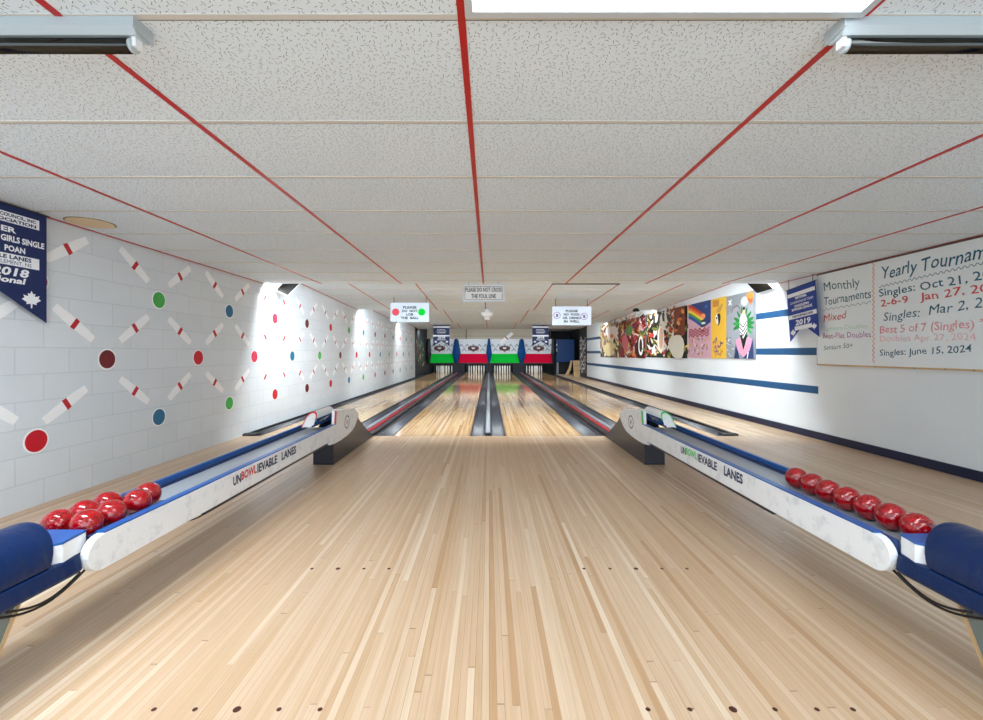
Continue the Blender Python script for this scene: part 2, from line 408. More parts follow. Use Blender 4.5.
# ------------------------------------------------------------------ masking units
YM = 23.7
MX = [-2.69, -.85, .85, 2.69]
MN = [('green', m_mgreen), ('red', m_mred), ('green', m_mgreen), ('red', m_mred)]
m_line = mat('pattern_grey', srgb(136, 144, 156), .5)
for i, x in enumerate(MX):
    nm, pm = MN[i]
    e = empty('masking_unit', (x, YM, .57), 'white and %s masking panel with oval emblem above the %s lane pins' % (nm, LN[i]), 'masking unit', 'masking units above the pins')
    b = MB(); z0, z1 = 1.08, 1.83
    def quad(wb, wt, zb, zt, yb, yt, m, t=.04):
        V = [(x-wb, yb, zb), (x+wb, yb, zb), (x+wt, yt, zt), (x-wt, yt, zt), (x-wb, yb+t, zb), (x+wb, yb+t, zb), (x+wt, yt+t, zt), (x-wt, yt+t, zt)]
        b.add(V, [(0,1,2,3), (5,4,7,6), (1,0,4,5), (2,1,5,6), (3,2,6,7), (0,3,7,4)], m)
    quad(.68, .80, z0, z1, YM+.10, YM, m_signw)
    # faint crossed-pin lattice printed on the white panel
    for j in range(-4, 5):
        for sg in (-1, 1):
            cx, cz = x+j*.165, 1.46+(.12 if (j+sg) % 2 else -.1)
            dx, dz = .12, .14*sg
            yy = YM+.10-(cz-z0)/(z1-z0)*.10-.004
            b.poly([(cx-dx-.026, yy, cz-dz), (cx-dx+.026, yy, cz-dz), (cx+dx+.026, yy, cz+dz), (cx+dx-.026, yy, cz+dz)], m_line)
    part(b, 'upper_panel', e)
    b = MB(); quad(.80, .69, .59, z0-.002, YM-.02, YM+.10, pm); o = part(b, 'lower_panel', e); o['label'] = '%s lower panel' % nm
    b = MB(); b.box(x-.82, x+.82, YM-.03, YM+.1, .535, .585, m_blk); part(b, 'bottom_edge', e)
    b = MB(); b.box(x-.86, x+.86, YM-.02, YM+.05, 1.832, 1.875, m_white); part(b, 'top_rail', e)
    em = MB()
    for rx, rz, m, dy in ((.31, .155, mat('emblem_pink', srgb(150,80,76), .5), .02), (.285, .135, m_brown, .024), (.17, .08, mat('emblem_dark', srgb(54,22,20), .5), .028), (.10, .05, m_signw, .032)):
        em.prism([(x+rx*math.cos(t), 1.385+rz*math.sin(t)) for t in [2*math.pi*k/28 for k in range(28)]], YM+.06-dy, YM+.06, 'y', m)
    em.prism([(x-.035, 1.17), (x+.035, 1.17), (x+.02, 1.23), (x-.02, 1.23)], YM+.05, YM+.08, 'y', m_signk)
    part(em, 'emblem', e)
DX = [(-3.28, .16, .10, m_mdark, 'near-black faceted divider at the left end of the masking panels'), (-1.77, .22, .06, m_mblue, 'blue diamond-shaped divider between the left green and left red masking panels'),
      (0, .16, .05, m_mblue, 'blue diamond-shaped divider between the left red and right green masking panels'), (1.77, .22, .06, m_mblue, 'blue diamond-shaped divider between the right green and right red masking panels'),
      (3.50, .14, .10, m_mdark, 'dark divider between the right red masking panel and the blue cabinet')]
for x, w, we, m, lab in DX:
    b = MB()
    ys = YM-.15
    V = [(x-we, ys+.1, 1.90), (x+we, ys+.1, 1.90), (x+w, ys, 1.12), (x+we*.8, ys+.1, .56), (x-we*.8, ys+.1, .56), (x-w, ys, 1.12)]
    V2 = [(p[0], YM-.0305, p[2]) for p in V]
    V = V+V2+[(x, ys-.06, 1.12), (x, ys+.06, 1.88), (x, ys+.06, .6)]
    F = [(0,5,12,13), (13,12,2,1), (5,4,14,12), (12,14,3,2), (4,3,14), (0,13,1)]
    for k in range(6): F.append((k, (k+1) % 6, 6+(k+1) % 6, 6+k))
    F.append((6,7,8,9,10,11))
    b.add(V, F, m)
    tag(b.build('panel_divider'), lab, 'divider', 'dividers between the masking panels')
# kickbacks between pin decks
for x0, x1, lab in ((-2.08, -1.34, 'dark kickback cabinet between the two left pin decks'), (-.245, .215, 'dark kickback cabinet between the two middle pin decks'), (1.31, 2.08, 'dark kickback cabinet between the two right pin decks')):
    b = MB(); xc = (x0+x1)/2; ww = (x1-x0)/2-.05
    b.prism([(xc-ww, 24.95), (xc+ww, 24.95), (xc+ww, 26.2), (xc-ww, 26.2)], -.13, .55, 'z', m_mdark)
    tag(b.build('kickback'), lab, 'kickback', 'kickbacks between the pin decks')
b = MB(); N_ = 60
pts = [(XL+.05+(3.2-XL)*k/N_, 26.35+.03*math.sin(k*1.3)) for k in range(N_+1)]
b.prism(pts+[(q[0], q[1]+.02) for q in pts[::-1]], -.1, .62, 'z', m_blk)
tag(b.build('pit_curtain'), 'black pit curtain hanging behind the pins', 'curtain')
# thin hanger rods above panels
for x, lab in ((-1.24, 'thin dark hanger rod above the left red masking panel'), (3.33, 'thin dark hanger rod above the right red panel edge')):
    b = MB(); b.tube([(x, 23.72, 1.876), (x, 23.72, 2.449)], .02, mat('rod', srgb(110, 84, 70), .5), 8); tag(b.build('hanger_rod'), lab, 'rod')
# big printed pin leaning across the third panel's rail
e = empty('pin_cutout', (.95, YM-.09, 1.9), 'white pin cutout with red band lying diagonally above the right green panel', 'pin cutout')
def pin_outline(L, w, c=(0, 0), a=0., n=10):
    pr = [(-.5, .33), (-.48, .38), (-.25, .45), (0, .5), (.25, .45), (.48, .38), (.5, .33)]
    P = [(t*L, h*w) for t, h in pr] + [(t*L, -h*w) for t, h in pr[::-1]]
    return [(c[0]+x*math.cos(a)-y*math.sin(a), c[1]+x*math.sin(a)+y*math.cos(a)) for x, y in P]
b = MB(); b.prism(pin_outline(.85, .2, (.95, 1.93), R(40)), YM-.09, YM-.06, 'y', m_pinw); part(b, 'cutout', e)
b = MB(); b.prism([(.95+x*math.cos(R(40))-y*math.sin(R(40)), 1.93+x*math.sin(R(40))+y*math.cos(R(40))) for x, y in ((-.03, -.1), (.03, -.1), (.03, .1), (-.03, .1))], YM-.094, YM-.09, 'y', m_bandr); o = part(b, 'band', e); o['label'] = 'red band'
# blue cabinet and bits on the far right
e = empty('blue_cabinet', (3.95, 24.2, 0), 'tall dark blue cabinet to the right of the red masking panel', 'cabinet')
b = MB(); b.box(3.64, 4.64, 23.75, 24.5, .62, 1.86, mat('cabinet_blue', srgb(14, 60, 118), .4)); bevel(part(b, 'body', e), .015)
for xx in (3.74, 4.52):
    b = MB(); b.box(xx-.05, xx+.05, 23.8, 23.9, 0, .62, m_grey if xx < 4 else m_blk); part(b, 'leg', e)
b = MB(); b.box(3.64, 4.64, 24.3, 24.45, -.13, .62, m_blk); part(b, 'back_panel', e)
for zz, ll in ((1.6, .09), (1.35, .16)):
    b = MB(); b.box(3.66, 3.70, 23.735, 23.75, zz-ll, zz+.02, m_white); part(b, 'hinge', e)
b = MB(); b.prism([(21.05, 0), (21.12, 0), (21.32, .76), (21.25, .76)], 4.10, 4.52, 'x', m_tan)
for zz in (.25, .5): b.box(4.10, 4.52, 21.05+zz*.26-.004, 21.06+zz*.26, zz, zz+.02, mat('board_line', srgb(150,110,70), .5))
tag(b.build('leaning_board'), 'pale wooden board standing upright near the zebra-patterned panel', 'board')
b = MB(); ps = [(3.88, 0), (4.02, 0), (4.16, .3), (4.24, .74), (4.17, .74), (4.06, .35)]
b.prism(ps, 22.2, 22.3, 'y', m_tan); tag(b.build('curved_board'), 'narrow curved tan board beside the upright pale board', 'board')
# panels on the far side walls
def blob(u, v, ru, rv, a=0., n=14, k=0., ph=0.):
    return [(u+(ru*math.cos(t)*math.cos(a)-rv*math.sin(t)*math.sin(a))*(1+k*math.sin(3*t+ph)), v+(ru*math.cos(t)*math.sin(a)+rv*math.sin(t)*math.cos(a))*(1+k*math.sin(3*t+ph))) for t in [2*math.pi*j/n for j in range(n)]]
b = MB(); b.box(XL+.002, XL+.02, 20.15, 22.9, .25, 1.84, m_dark)
cl = [mat('p%d' % k, srgb(*c), .6) for k, c in enumerate([(212,90,80),(90,170,120),(230,210,180),(120,140,90),(190,120,140),(70,120,130)])]
rr = random.Random(3)
for k in range(46):
    u, v = rr.uniform(20.3, 22.7), rr.uniform(.5, 1.7)
    P = blob(u, v, rr.uniform(.08, .2), rr.uniform(.02, .06), rr.uniform(0, 3.1), 8)
    b.poly([(XL+.021+.0002*k, p, q) for p, q in P], rr.choice(cl))
tag(b.build('mural_panel'), 'dark mural panel with coloured leaf shapes at the far end of the block wall', 'mural')
b = MB(); b.box(XR-.02, XR-.002, 19.6, 20.93, .2, 1.75, m_blk)
for k in range(13):
    P1, P2 = [], []
    for j in range(20):
        y = 19.63 + 1.27*j/19
        z = .32 + k*.115 + .09*math.sin(y*7+k*1.7) + .05*math.sin(y*15+k)
        P1.append((XR-.021, y, z)); P2.append((XR-.021, y, z+.05+.03*math.sin(y*5+k)))
    for j in range(19): b.poly([P1[j], P1[j+1], P2[j+1], P2[j]], m_white)
tag(b.build('zebra_panel'), 'black panel with white zebra squiggles beyond the end of the right wall', 'mural')

# ------------------------------------------------------------------ block wall decals
DOTC = {'red': (200, 16, 40), 'dark red': (112, 22, 32), 'blue': (22, 108, 146), 'green': (62, 172, 74), 'pink red': (214, 56, 82), 'brown': (110, 52, 40)}
ROWS = [('lower', .486, 3.28, ['red','blue','green','red','dark red','red','blue','green','red','dark red','brown','blue','green','red']),
        ('middle', 1.09, 3.89, ['dark red','red','red','blue','green','dark red','red','red','blue','green','red','brown','red']),
        ('upper', 1.69, 3.28, ['red','green','blue','red','brown','red','green','blue','dark red','brown','blue','red','brown','green'])]
ROWS[1][3][2] = 'pink red'; ROWS[0][3][8] = 'pink red'; ROWS[2][3][3] = 'pink red'
ORD = ['nearest', 'second', 'third', 'fourth', 'fifth', 'sixth', 'seventh', 'eighth', 'ninth', 'tenth', 'eleventh', 'twelfth', 'thirteenth', 'fourteenth', 'fifteenth', 'sixteenth', 'seventeenth', 'eighteenth', 'nineteenth', 'twentieth', 'twenty-first', 'twenty-second', 'twenty-third', 'twenty-fourth', 'twenty-fifth', 'twenty-sixth', 'twenty-seventh', 'twenty-eighth', 'twenty-ninth', 'thirtieth']
dotm = {}
def circ(r, n=28): return [(r*math.cos(2*math.pi*k/n), r*math.sin(2*math.pi*k/n)) for k in range(n)]
pm_ = MB(); pm_.prism(pin_outline(.415, .084), 0, .003, 'x', m_pinw)
bm_ = MB(); bm_.prism([(-.018, -.047), (.022, -.043), (.022, .043), (-.018, .047)], .003, .0042, 'x', m_bandr)
pin_p = None
def ordn(k): return 'nearest the camera' if k == 0 else '%s from the near end' % ORD[k]
for rn, z, ys, cols in ROWS:
    for k, cn in enumerate(cols):
        y = ys+1.22*k
        if y > 19.9: break
        if cn not in dotm:
            m = mat('dot_'+cn.replace(' ', '_'), srgb(*DOTC[cn]), .45)
            b = MB(); b.prism(circ(.094), 0, .002, 'x', m_pinw); b.prism(circ(.082), .002, .0035, 'x', m)
            o = dotm[cn] = b.build('wall_dot')
        else: o = dotm[cn].copy(); COL.objects.link(o)
        o.location = (XL, y, z)
        tag(o, 'round %s dot on block wall, %s row, %s' % (cn, rn, ordn(k)), 'wall dot', 'coloured dots on the block wall')
    pk = 0; first = ys-.305 if rn != 'middle' else ys-.305-.61-.0
    k = 0; y = ys-.305 - (.61 if rn == 'middle' else 0)
    # pins sit either side of every dot, tilted like a V out of it
    while y < 19.9:
        right_of_dot = abs(((y-.305-ys)/1.22) - round((y-.305-ys)/1.22)) < .1
        if y > 2.85:
            if pin_p is None:
                p = pin_p = pm_.build('wall_pin'); q = bm_.build('band', p); q['label'] = 'red band'; bq = q
            else:
                p = pin_p.copy(); COL.objects.link(p)
                q = bq.copy(); COL.objects.link(q); q.parent = p
            dy, dz, tl = {('lower', 1): (-.07, -.045, 33), ('upper', 1): (-.06, 0, 34)}.get((rn, k), (0, 0, 37))
            p.location = (XL, y+dy, z+.295+dz); p.rotation_euler = (R(tl if right_of_dot else -tl), 0, 0)
            tag(p, 'white red-banded pin on block wall, above %s dots, %s' % (rn, ordn(k)), 'wall pin', 'white pins on the block wall')
            k += 1
        y += .61

# ------------------------------------------------------------------ ceiling fittings
def troffer(xa, xb, ya, yb, lab):
    e = empty('ceiling_troffer', ((xa+xb)/2, (ya+yb)/2, H), lab, 'ceiling light', 'ceiling troffers')
    g = .012; t = .032
    xa += g; xb -= g; ya += .002; yb -= .002; t = .024
    b = MB()
    for q in ((xa, xb, ya, ya+t), (xa, xb, yb-t, yb), (xa, xa+t, ya+t, yb-t), (xb-t, xb, ya+t, yb-t)): b.box(*q, H-.016, H, m_alu)
    part(b, 'frame', e)
    b = MB(); b.box(xa+t, xb-t, ya+t, yb-t, H-.008, H, m_lens); part(b, 'lens', e)
troffer(-.085, 1.155, .734, 1.340, 'lit rectangular ceiling troffer at the top of the picture, right of centre')
for xa, xb, ya in ((-2.53, -1.325, -.5), (-.085, 1.155, -1.74), (1.155, 2.36, -.5)):
    troffer(xa, xb, ya, ya+.606, 'lit ceiling troffer behind the viewpoint')
def fixture(s, lab):
    f = s < 0
    e = empty('fluorescent_fixture', (s*1.75, 1.385, H), lab, 'ceiling light', 'fluorescent fixtures')
    xa, xb = 1.095, 2.40; ya, yb = 1.347, 1.425
    b = MB(); b.prism([(ya, H), (yb, H), (yb, H-.036), (yb-.015, H-.05), (ya+.015, H-.05), (ya, H-.030)], xa+.004, xb, 'x', m_housing); part(b, 'housing', e, f)
    b = MB(); b.prism([(ya-.003, H), (yb+.003, H), (yb+.003, H-.042), (ya-.003, H-.034)], xa, xa+.004, 'x', m_housing); part(b, 'end_plate', e, f)
    c = ((ya+yb)/2-.004, H-.071); r = .0215
    b = MB(); b.tube([(xa+.035, c[0], c[1]), (xb-.03, c[0], c[1])], r, m_chrome, 24); o = part(b, 'tube', e, f); o['label'] = 'dark shiny tube'
    b = MB(); b.tube([(xa+.024, c[0], c[1]), (xa+.0349, c[0], c[1])], r*.99, m_housing, 24)
    b.box(xa+.012, xa+.026, c[0]-.013, c[0]+.013, c[1]-.008, H-.046, m_white); part(b, 'socket', e, f)
fixture(-1, 'white fluorescent batten with dark tube on the ceiling at top left')
fixture(1, 'white fluorescent batten with dark tube on the ceiling at top right')
b = MB(); b.prism([(-3.19+.15*math.cos(t), 3.5+.15*math.sin(t)) for t in [2*math.pi*k/32 for k in range(32)]], H-.008, H, 'z', mat('vent_cream', srgb(218, 196, 160), .6))
b.prism([(-3.19+.16*math.cos(t), 3.5+.16*math.sin(t)) for t in [2*math.pi*k/32 for k in range(32)]], H-.004, H, 'z', mat('vent_rim', srgb(120, 104, 70), .6))
tag(b.build('ceiling_cover'), 'round cream cover disc on the ceiling beside the block wall', 'ceiling cover')
# white bell-shaped unit at the second step
e = empty('ceiling_siren', (-.05, 11.15, 2.25), 'white dome-shaped unit hanging from the ceiling below the foul line sign', 'alarm')
zc = ceil_z(11.15)
b = MB(); b.lathe([(.05, zc-.002), (.06, zc-.05), (.15, zc-.08), (.155, zc-.14), (.15, zc-.16)], m_white, 24, (-.05, 11.15, 0)); part(b, 'bell', e)
b = MB(); b.lathe([(.15, zc-.16), (.11, zc-.185), (.07, zc-.20), (.065, zc-.26), (.05, zc-.28)], m_white, 24, (-.05, 11.15, 0)); part(b, 'dome', e)
e = empty('spot_lamp', (3.7, 11.0, 2.25), 'small black lamp on the ceiling near the paintings', 'lamp')
zc = ceil_z(11.0)
b = MB(); b.box(3.66, 3.74, 10.96, 11.04, zc-.03, zc, m_blk); part(b, 'bracket', e)
b = MB(); b.tube([(3.62, 11.0, zc-.055), (3.78, 11.0, zc-.055)], .03, m_blk, 14); part(b, 'lamp_head', e)
# tilted wedge lamps at the first step
def wedge(A, B, C, D, lab, s, Yn):
    e = empty('wedge_lamp', (0, 0, 0), lab, 'lamp', 'wedge lamps at the first ceiling step')
    def W(px, py, Y): return Vector(((px-489)*Y/437, Y, 1.15+(352.5-py)*Y/437))
    ya_ = 6.63 if s > 0 else Yn-.06
    A, B, C, D = W(*A, ya_), W(*B, ya_+.15), W(*C, Yn+.22), W(*D, Yn)
    e.location = (A+B+C+D)/4
    d = (A-D).normalized()*(.03 if s > 0 else .08) + Vector((0, .02, .0))
    b = MB()
    nrm = (D-A).cross(B-A).normalized()
    V = [A, D, C, B]; V2 = [A+d+Vector((0, 0, .02)), D+d*1.6+Vector((0, .0, .03)), C+d*1.2+Vector((0, .1, .12)), B+d+Vector((0, .1, .12))]
    b.add(V+V2, [(0,1,5,4), (1,2,6,5), (2,3,7,6), (3,0,4,7), (4,5,6,7)], m_white)
    b.add(V, [(0,3,2,1)], m_white)
    part(b, 'box', e)
    c = (A+B+C+D)/4
    off = nrm*(.004 if nrm.y < 0 else -.004)
    V = [c+(q-c)*.97+off for q in (A, D, C, B)]
    b = MB(); b.add(V, [(0,1,2,3)], m_glass); o = part(b, 'glass', e); o['label'] = 'dark glass'
wedge((275.5, 290.6), (286, 279.5), (304, 279.5), (287.6, 295.6), 'white box lamp with dark glass at the ceiling step by the block wall', -1, 6.98)
wedge((773.5, 288.8), (765, 280), (743, 279.5), (757, 293.4), 'white box lamp with dark glass at the ceiling step above the grey painting', 1, 6.98)

# ------------------------------------------------------------------ hanging signs
RX, UZ = (1, 0, 0), (0, 0, 1)
def board(e, x0, x1, z0, z1, y, m=m_signw, name='panel'):
    b = MB(); b.box(x0, x1, y, y+.012, z0, z1, m); return part(b, name, e)
e = empty('foul_line_sign', (-.08, 6.41, 2.02), 'white sign reading PLEASE DO NOT CROSS THE FOUL LINE on the ceiling edge', 'sign')
x0, x1, z0, z1, y = -.385, .225, 1.893, 2.150, 6.41
board(e, x0, x1, z0, z1, y, mat('sign_brightwhite', srgb(248, 249, 250), .4))
b = MB()
for q in ((x0, x1, z0, z0+.01), (x0, x1, z1-.01, z1), (x0, x0+.01, z0, z1), (x1-.01, x1, z0, z1)): b.box(q[0]-.004, q[1]+.004, y-.004, y+.0, q[2]-.004, q[3]+.004, m_alu)
part(b, 'frame', e)
b = MB(); i = .028; t = .006
for q in ((x0+i, x1-i, z0+i, z0+i+t), (x0+i, x1-i, z1-i-t, z1-i), (x0+i, x0+i+t, z0+i, z1-i), (x1-i-t, x1-i, z0+i, z1-i)): b.box(q[0], q[1], y-.001, y, q[2], q[3], m_signk)
xc = (x0+x1)/2
text(b, 'PLEASE DO NOT CROSS', (xc, y, z0+.150), RX, UZ, .062, m_signk, w=.53, bold=.02, n=.002)
text(b, 'THE FOUL LINE', (xc, y, z0+.055), RX, UZ, .062, m_signk, w=.36, bold=.02, n=.002)
part(b, 'lettering', e)
b = MB()
for xx in (-.3, .14): b.tube([(xx, y+.006, z1), (xx, y+.006, H)], .004, m_steel, 6)
part(b, 'hanger', e)
def ring(mb, cx, cz, y, r0, r1, m, n=24, d=.0015):
    P = [2*math.pi*k/n for k in range(n+1)]
    for a, c in zip(P[:-1], P[1:]):
        mb.poly([(cx+r0*math.cos(a), y-d, cz+r0*math.sin(a)), (cx+r1*math.cos(a), y-d, cz+r1*math.sin(a)), (cx+r1*math.cos(c), y-d, cz+r1*math.sin(c)), (cx+r0*math.cos(c), y-d, cz+r0*math.sin(c))], m)
def hung_sign(name, px0, px1, py0, py1, y, lab, lines, wires):
    X = lambda p: (p-489)*y/437
    Z = lambda p: 1.15+(352.5-p)*y/437
    x0, x1, z1, z0 = X(px0), X(px1), Z(py0), Z(py1)
    e = empty(name, ((x0+x1)/2, y, (z0+z1)/2), lab, 'sign')
    board(e, x0, x1, z0, z1, y, mat('sign_bluewhite', srgb(196, 205, 218), .5))
    b = MB(); h = z1-z0
    for k, (s, w) in enumerate(lines): text(b, s, ((x0+x1)/2, y, z0+h*(.70-.185*k)), RX, UZ, h*.125, m_signk, w=w*1.06, bold=.045, n=.0015)
    part(b, 'lettering', e)
    for px in wires:
        b = MB(); b.tube([(X(px), y+.006, z1), (X(px), y+.006, ceil_z(y)-.002)], .006, m_blk, 6); part(b, 'wire', e)
    return e, x0, x1, z0, z1
y = 9.3
e, x0, x1, z0, z1 = hung_sign('lob_sign', 390.5, 429, 302.8, 321.8, y, 'white sign with red and green dots reading PLEASE DO NOT LOB THE BALL', [('PLEASE', .27), ('DO  NOT', .31), ('LOB', .14), ('THE  BALL', .36)], (394, 426))
for xx, m, nm in ((x0+.11, mat('dot_red', srgb(200, 16, 40), .4), 'red_dot'), (x1-.155, m_mgreen, 'green_dot')):
    b = MB(); b.prism([(xx+.078*math.cos(t), (z0+z1)/2+.005+.078*math.sin(t)) for t in [2*math.pi*k/28 for k in range(28)]], y-.003, y, 'y', m); o = part(b, nm, e); o['label'] = nm.replace('_', ' ')
y = 9.5
e, x0, x1, z0, z1 = hung_sign('no_food_sign', 552.2, 591.3, 306.5, 325.2, y, 'white sign reading PLEASE NO FOOD OR DRINKS IN WELL with crossed circles', [('PLEASE', .25), ('NO  FOOD', .33), ('OR  DRINKS', .37), ('IN  WELL', .32)], (555.5, 587.5))
m_pur = mat('symbol_mauve', srgb(150, 110, 150), .5)
for xx, dz, sg in ((x0+.105, .01, 1), (x1-.155, -.01, -1)):
    b = MB(); cz = (z0+z1)/2+dz; ring(b, xx, cz, y, .062, .078, m_pur)
    d = .05
    b.poly([(xx-d-.007, y-.002, cz-d*sg), (xx-d+.007, y-.002, cz-d*sg), (xx+d+.007, y-.002, cz+d*sg), (xx+d-.007, y-.002, cz+d*sg)], m_pur)
    b.prism([(xx-.018, cz-.035), (xx+.018, cz-.035), (xx+.026, cz+.03), (xx-.026, cz+.03)], y-.0012, y, 'y', m_ink)
    part(b, 'crossed_symbol', e)
def star(mb, c, r, u, n_, s, m):
    c, r, u, n_ = Vector(c), Vector(r), Vector(u), Vector(n_)
    pts = [(0, 1), (.18, .62), (.4, .72), (.34, .36), (.85, .5), (.72, .2), (1, .02), (.5, -.28), (.55, -.5), (.1, -.42), (.08, -.9), (-.08, -.9), (-.1, -.42), (-.55, -.5), (-.5, -.28), (-1, .02), (-.72, .2), (-.85, .5), (-.34, .36), (-.4, .72), (-.18, .62)]
    mb.poly([c+r*(x*s)+u*(y_*s)+n_ for x, y_ in pts], m)
def banner(name, lab, o, r, u, w, h, notch, lines, bars, leaves, grp=None, top=None, cm=None):
    cm = cm or m_navy
    """o = top-left corner, r/u unit vectors, swallow-tailed banner"""
    o, r, u = Vector(o), Vector(r), Vector(u); nn = r.cross(u)
    e = empty(name, o+r*(w/2), lab, 'banner', grp)
    P = [o, o+r*w, o+r*w-u*h, o+r*(w/2)-u*(h-notch), o-u*h]
    Q = [p-nn*.004 for p in P]
    b = MB(); b.add(P+Q, [(0,4,3,2,1), (5,6,7,8,9)] + [(k, (k+1) % 5, 5+(k+1) % 5, 5+k) for k in range(5)], cm); part(b, 'cloth', e)
    b = MB()
    for v, hh, m0, m1 in bars:
        c = o-u*(v*h); b.poly([c+r*(w*m0)+nn*.001, c+r*(w*m0)-u*(hh*h)+nn*.001, c+r*(w*m1)-u*(hh*h)+nn*.001, c+r*(w*m1)+nn*.001], m_txtw)
    part(b, 'white_bars', e)
    b = MB()
    for s, v, hh, ww, cu, dark, sh in lines:
        text(b, s, o+r*(w*cu)-u*(v*h), r, u, hh*h, m_navy if dark else m_txtw, w=ww*w, bold=.035, n=.002, shear=sh)
    part(b, 'lettering', e)
    b = MB()
    for cu, v, s in leaves: star(b, o+r*(w*cu)-u*(v*h), r, u, nn*.002, s*w, m_txtw)
    if leaves: part(b, 'leaf_emblem', e)
    if top:
        b = MB(); b.tube([o-r*.02+u*.004-nn*.002, o+r*(w+.02)+u*.004-nn*.002], .006, m_blk, 8); part(b, 'rod', e)
        for k in (.08, .92):
            p = o+r*(w*k)-nn*.002; b = MB(); b.tube([p, (p.x, p.y, top(p))], .004, m_blk, 6); part(b, 'hook', e)
    return e
L1 = [('PROVINCIAL BOWLING COUNCIL, INC', .098, .028, .80, .5, True, 0), ('CANDLEPIN ASSOCIATION', .14, .028, .80, .5, True, 0), ('WINNER', .232, .048, .44, .51, False, 0), ('GIRLS SINGLE', .312, .052, .37, .79, False, 0), ('POAN', .395, .05, .17, .72, False, 0),
      ('UNBOWLIEVABLE LANES', .462, .034, .72, .5, True, 0), ('SETTLEMENT, NS', .507, .034, .36, .68, True, 0), ('2018', .605, .07, .30, .68, False, .25), ('National', .668, .052, .40, .60, False, .25)]
banner('champion_banner', 'navy 2018 winner banner with white print hanging on the block wall at left edge', (-3.33, 2.50, 2.172), (0, 1, 0), UZ, .79, .80, .25, L1,
       [(.06, .09, .07, .93), (.418, .10, .07, .93)], [(.86, .80, .085)], top=lambda p: H-.004)
L2 = [('NATIONAL', .22, .05, .4, .5, False, 0), ('CHAMPIONSHIP TEAM', .30, .05, .8, .5, False, 0), ('CANDLEPIN', .37, .045, .5, .5, False, 0), ('BOWLING LEAGUE', .43, .045, .7, .5, False, 0), ('UNBOWLIEVABLE LANES', .56, .045, .72, .5, True, 0), ('2019', .71, .10, .52, .5, False, .15), ('Championship', .79, .06, .66, .5, False, 0)]
banner('tournament_banner', 'blue 2019 pennant hanging askew on the right wall beside the whiteboard', (4.27, 6.27, 2.035), Vector((.0, -.995, .10)).normalized(), Vector((0, .10, .995)), .55, .74, .20, L2[:-1],
       [(.09, .07, .02, .98), (.50, .08, .02, .98), (.73, .075, .2, .8)], [(.14, .84, .10), (.87, .80, .09)], top=lambda p: H-.004, cm=mat('pennant_blue', srgb(22, 56, 150), .5))
L3 = [('NATIONAL', .24, .045, .5, .5, False, 0), ('CHAMPION', .31, .045, .6, .5, False, 0), ('CANDLEPIN', .38, .045, .5, .5, False, 0), ('2018', .64, .10, .44, .5, False, .2), ('National', .72, .05, .5, .5, False, .2)]
for px, lab in ((433.2, 'small navy swallow-tailed banner hanging above the left green masking panel'), (532.3, 'small navy swallow-tailed banner hanging above the right red masking panel')):
    yb = 19.0
    banner('lane_banner', lab, ((px-489)*yb/437, yb, 1.15+(352.5-325.3)*yb/437), RX, UZ, .71, .90, .22, L3, [(.05, .07, .0, 1), (.47, .07, .0, 1)], [(.16, .80, .09), (.84, .80, .09)], 'small banners over the lanes', top=lambda p: ceil_z(19.0)-.003)

# ------------------------------------------------------------------ whiteboard
NY = (0, -1, 0)
xw = XR-.03
e = empty('whiteboard', (XR, 4.0, 1.0), 'large whiteboard with handwritten tournament dates on the right wall', 'whiteboard')
ya, yb, z0, z1 = 2.55, 5.77, 1.0, 2.165
b = MB(); b.box(xw, XR-.001, ya, yb, z0, z1, mat('whiteboard_white', srgb(230, 236, 238), .2)); part(b, 'surface', e)
b = MB(); b.box(xw-.008, XR-.001, ya, yb, z0-.018, z0, m_tan)
for yy in (5.3, 4.9, 4.45, 4.15, 3.9, 3.5, 3.0): b.box(xw-.010, xw-.008, yy-.006, yy+.006, z0-.013, z0-.005, m_blk)
part(b, 'bottom_rail', e)
b = MB(); b.box(xw-.004, XR-.001, yb, yb+.012, z0-.018, z1, m_alu); b.box(xw-.006, XR-.001, ya, yb+.012, z1, z1+.012, mat('rail_brown', srgb(84, 60, 54), .5)); part(b, 'frame', e)
inks = {'teal': mat('marker_teal', srgb(22, 92, 116), .5), 'red': mat('marker_red', srgb(206, 60, 62), .5), 'pink': mat('marker_pink', srgb(226, 150, 160), .5), 'green': mat('marker_green', srgb(176, 216, 186), .5),
        'purple': mat('marker_purple', srgb(164, 78, 146), .5), 'orange': mat('marker_orange', srgb(232, 132, 92), .5), 'faint': mat('marker_faint', srgb(236, 190, 196), .5)}
def PY(px): return 437*xw/(px-489)
def PZ(px, py): return 1.15+(352.5-py)*PY(px)/437
wi = [0]
def write(s, px0, px1, base, h, ink, bold=.004):
    """hand lettering between two picture columns; base = (py at px0, py at px1), h = cap height in metres"""
    wi[0] += 1
    y0_, y1_ = PY(px0), PY(px1)
    za, zb = PZ(px0, base[0]), PZ(px1, base[1])
    d = Vector((0, y1_-y0_, zb-za)); L = d.length; r = d/L
    b = MB(); V, F = text_geo(s, bold); xs = [p[0] for p in V]; wtot = max(xs)-min(xs)
    text(b, s, (xw, y0_, za), r, Vector((1, 0, 0)).cross(r)*-1 if False else (0, 0, 1), h, inks[ink], w=L, align='l', bold=bold, n=.0, jit=.045, seed=wi[0]*1.7)
    for k, p in enumerate(b.v): b.v[k] = (xw-.0012, p[1], p[2])
    o = part(b, 'handwriting', e); o['label'] = '%s handwritten line' % ('teal' if ink == 'teal' else 'reddish' if ink in ('red', 'pink', 'faint') else ink)
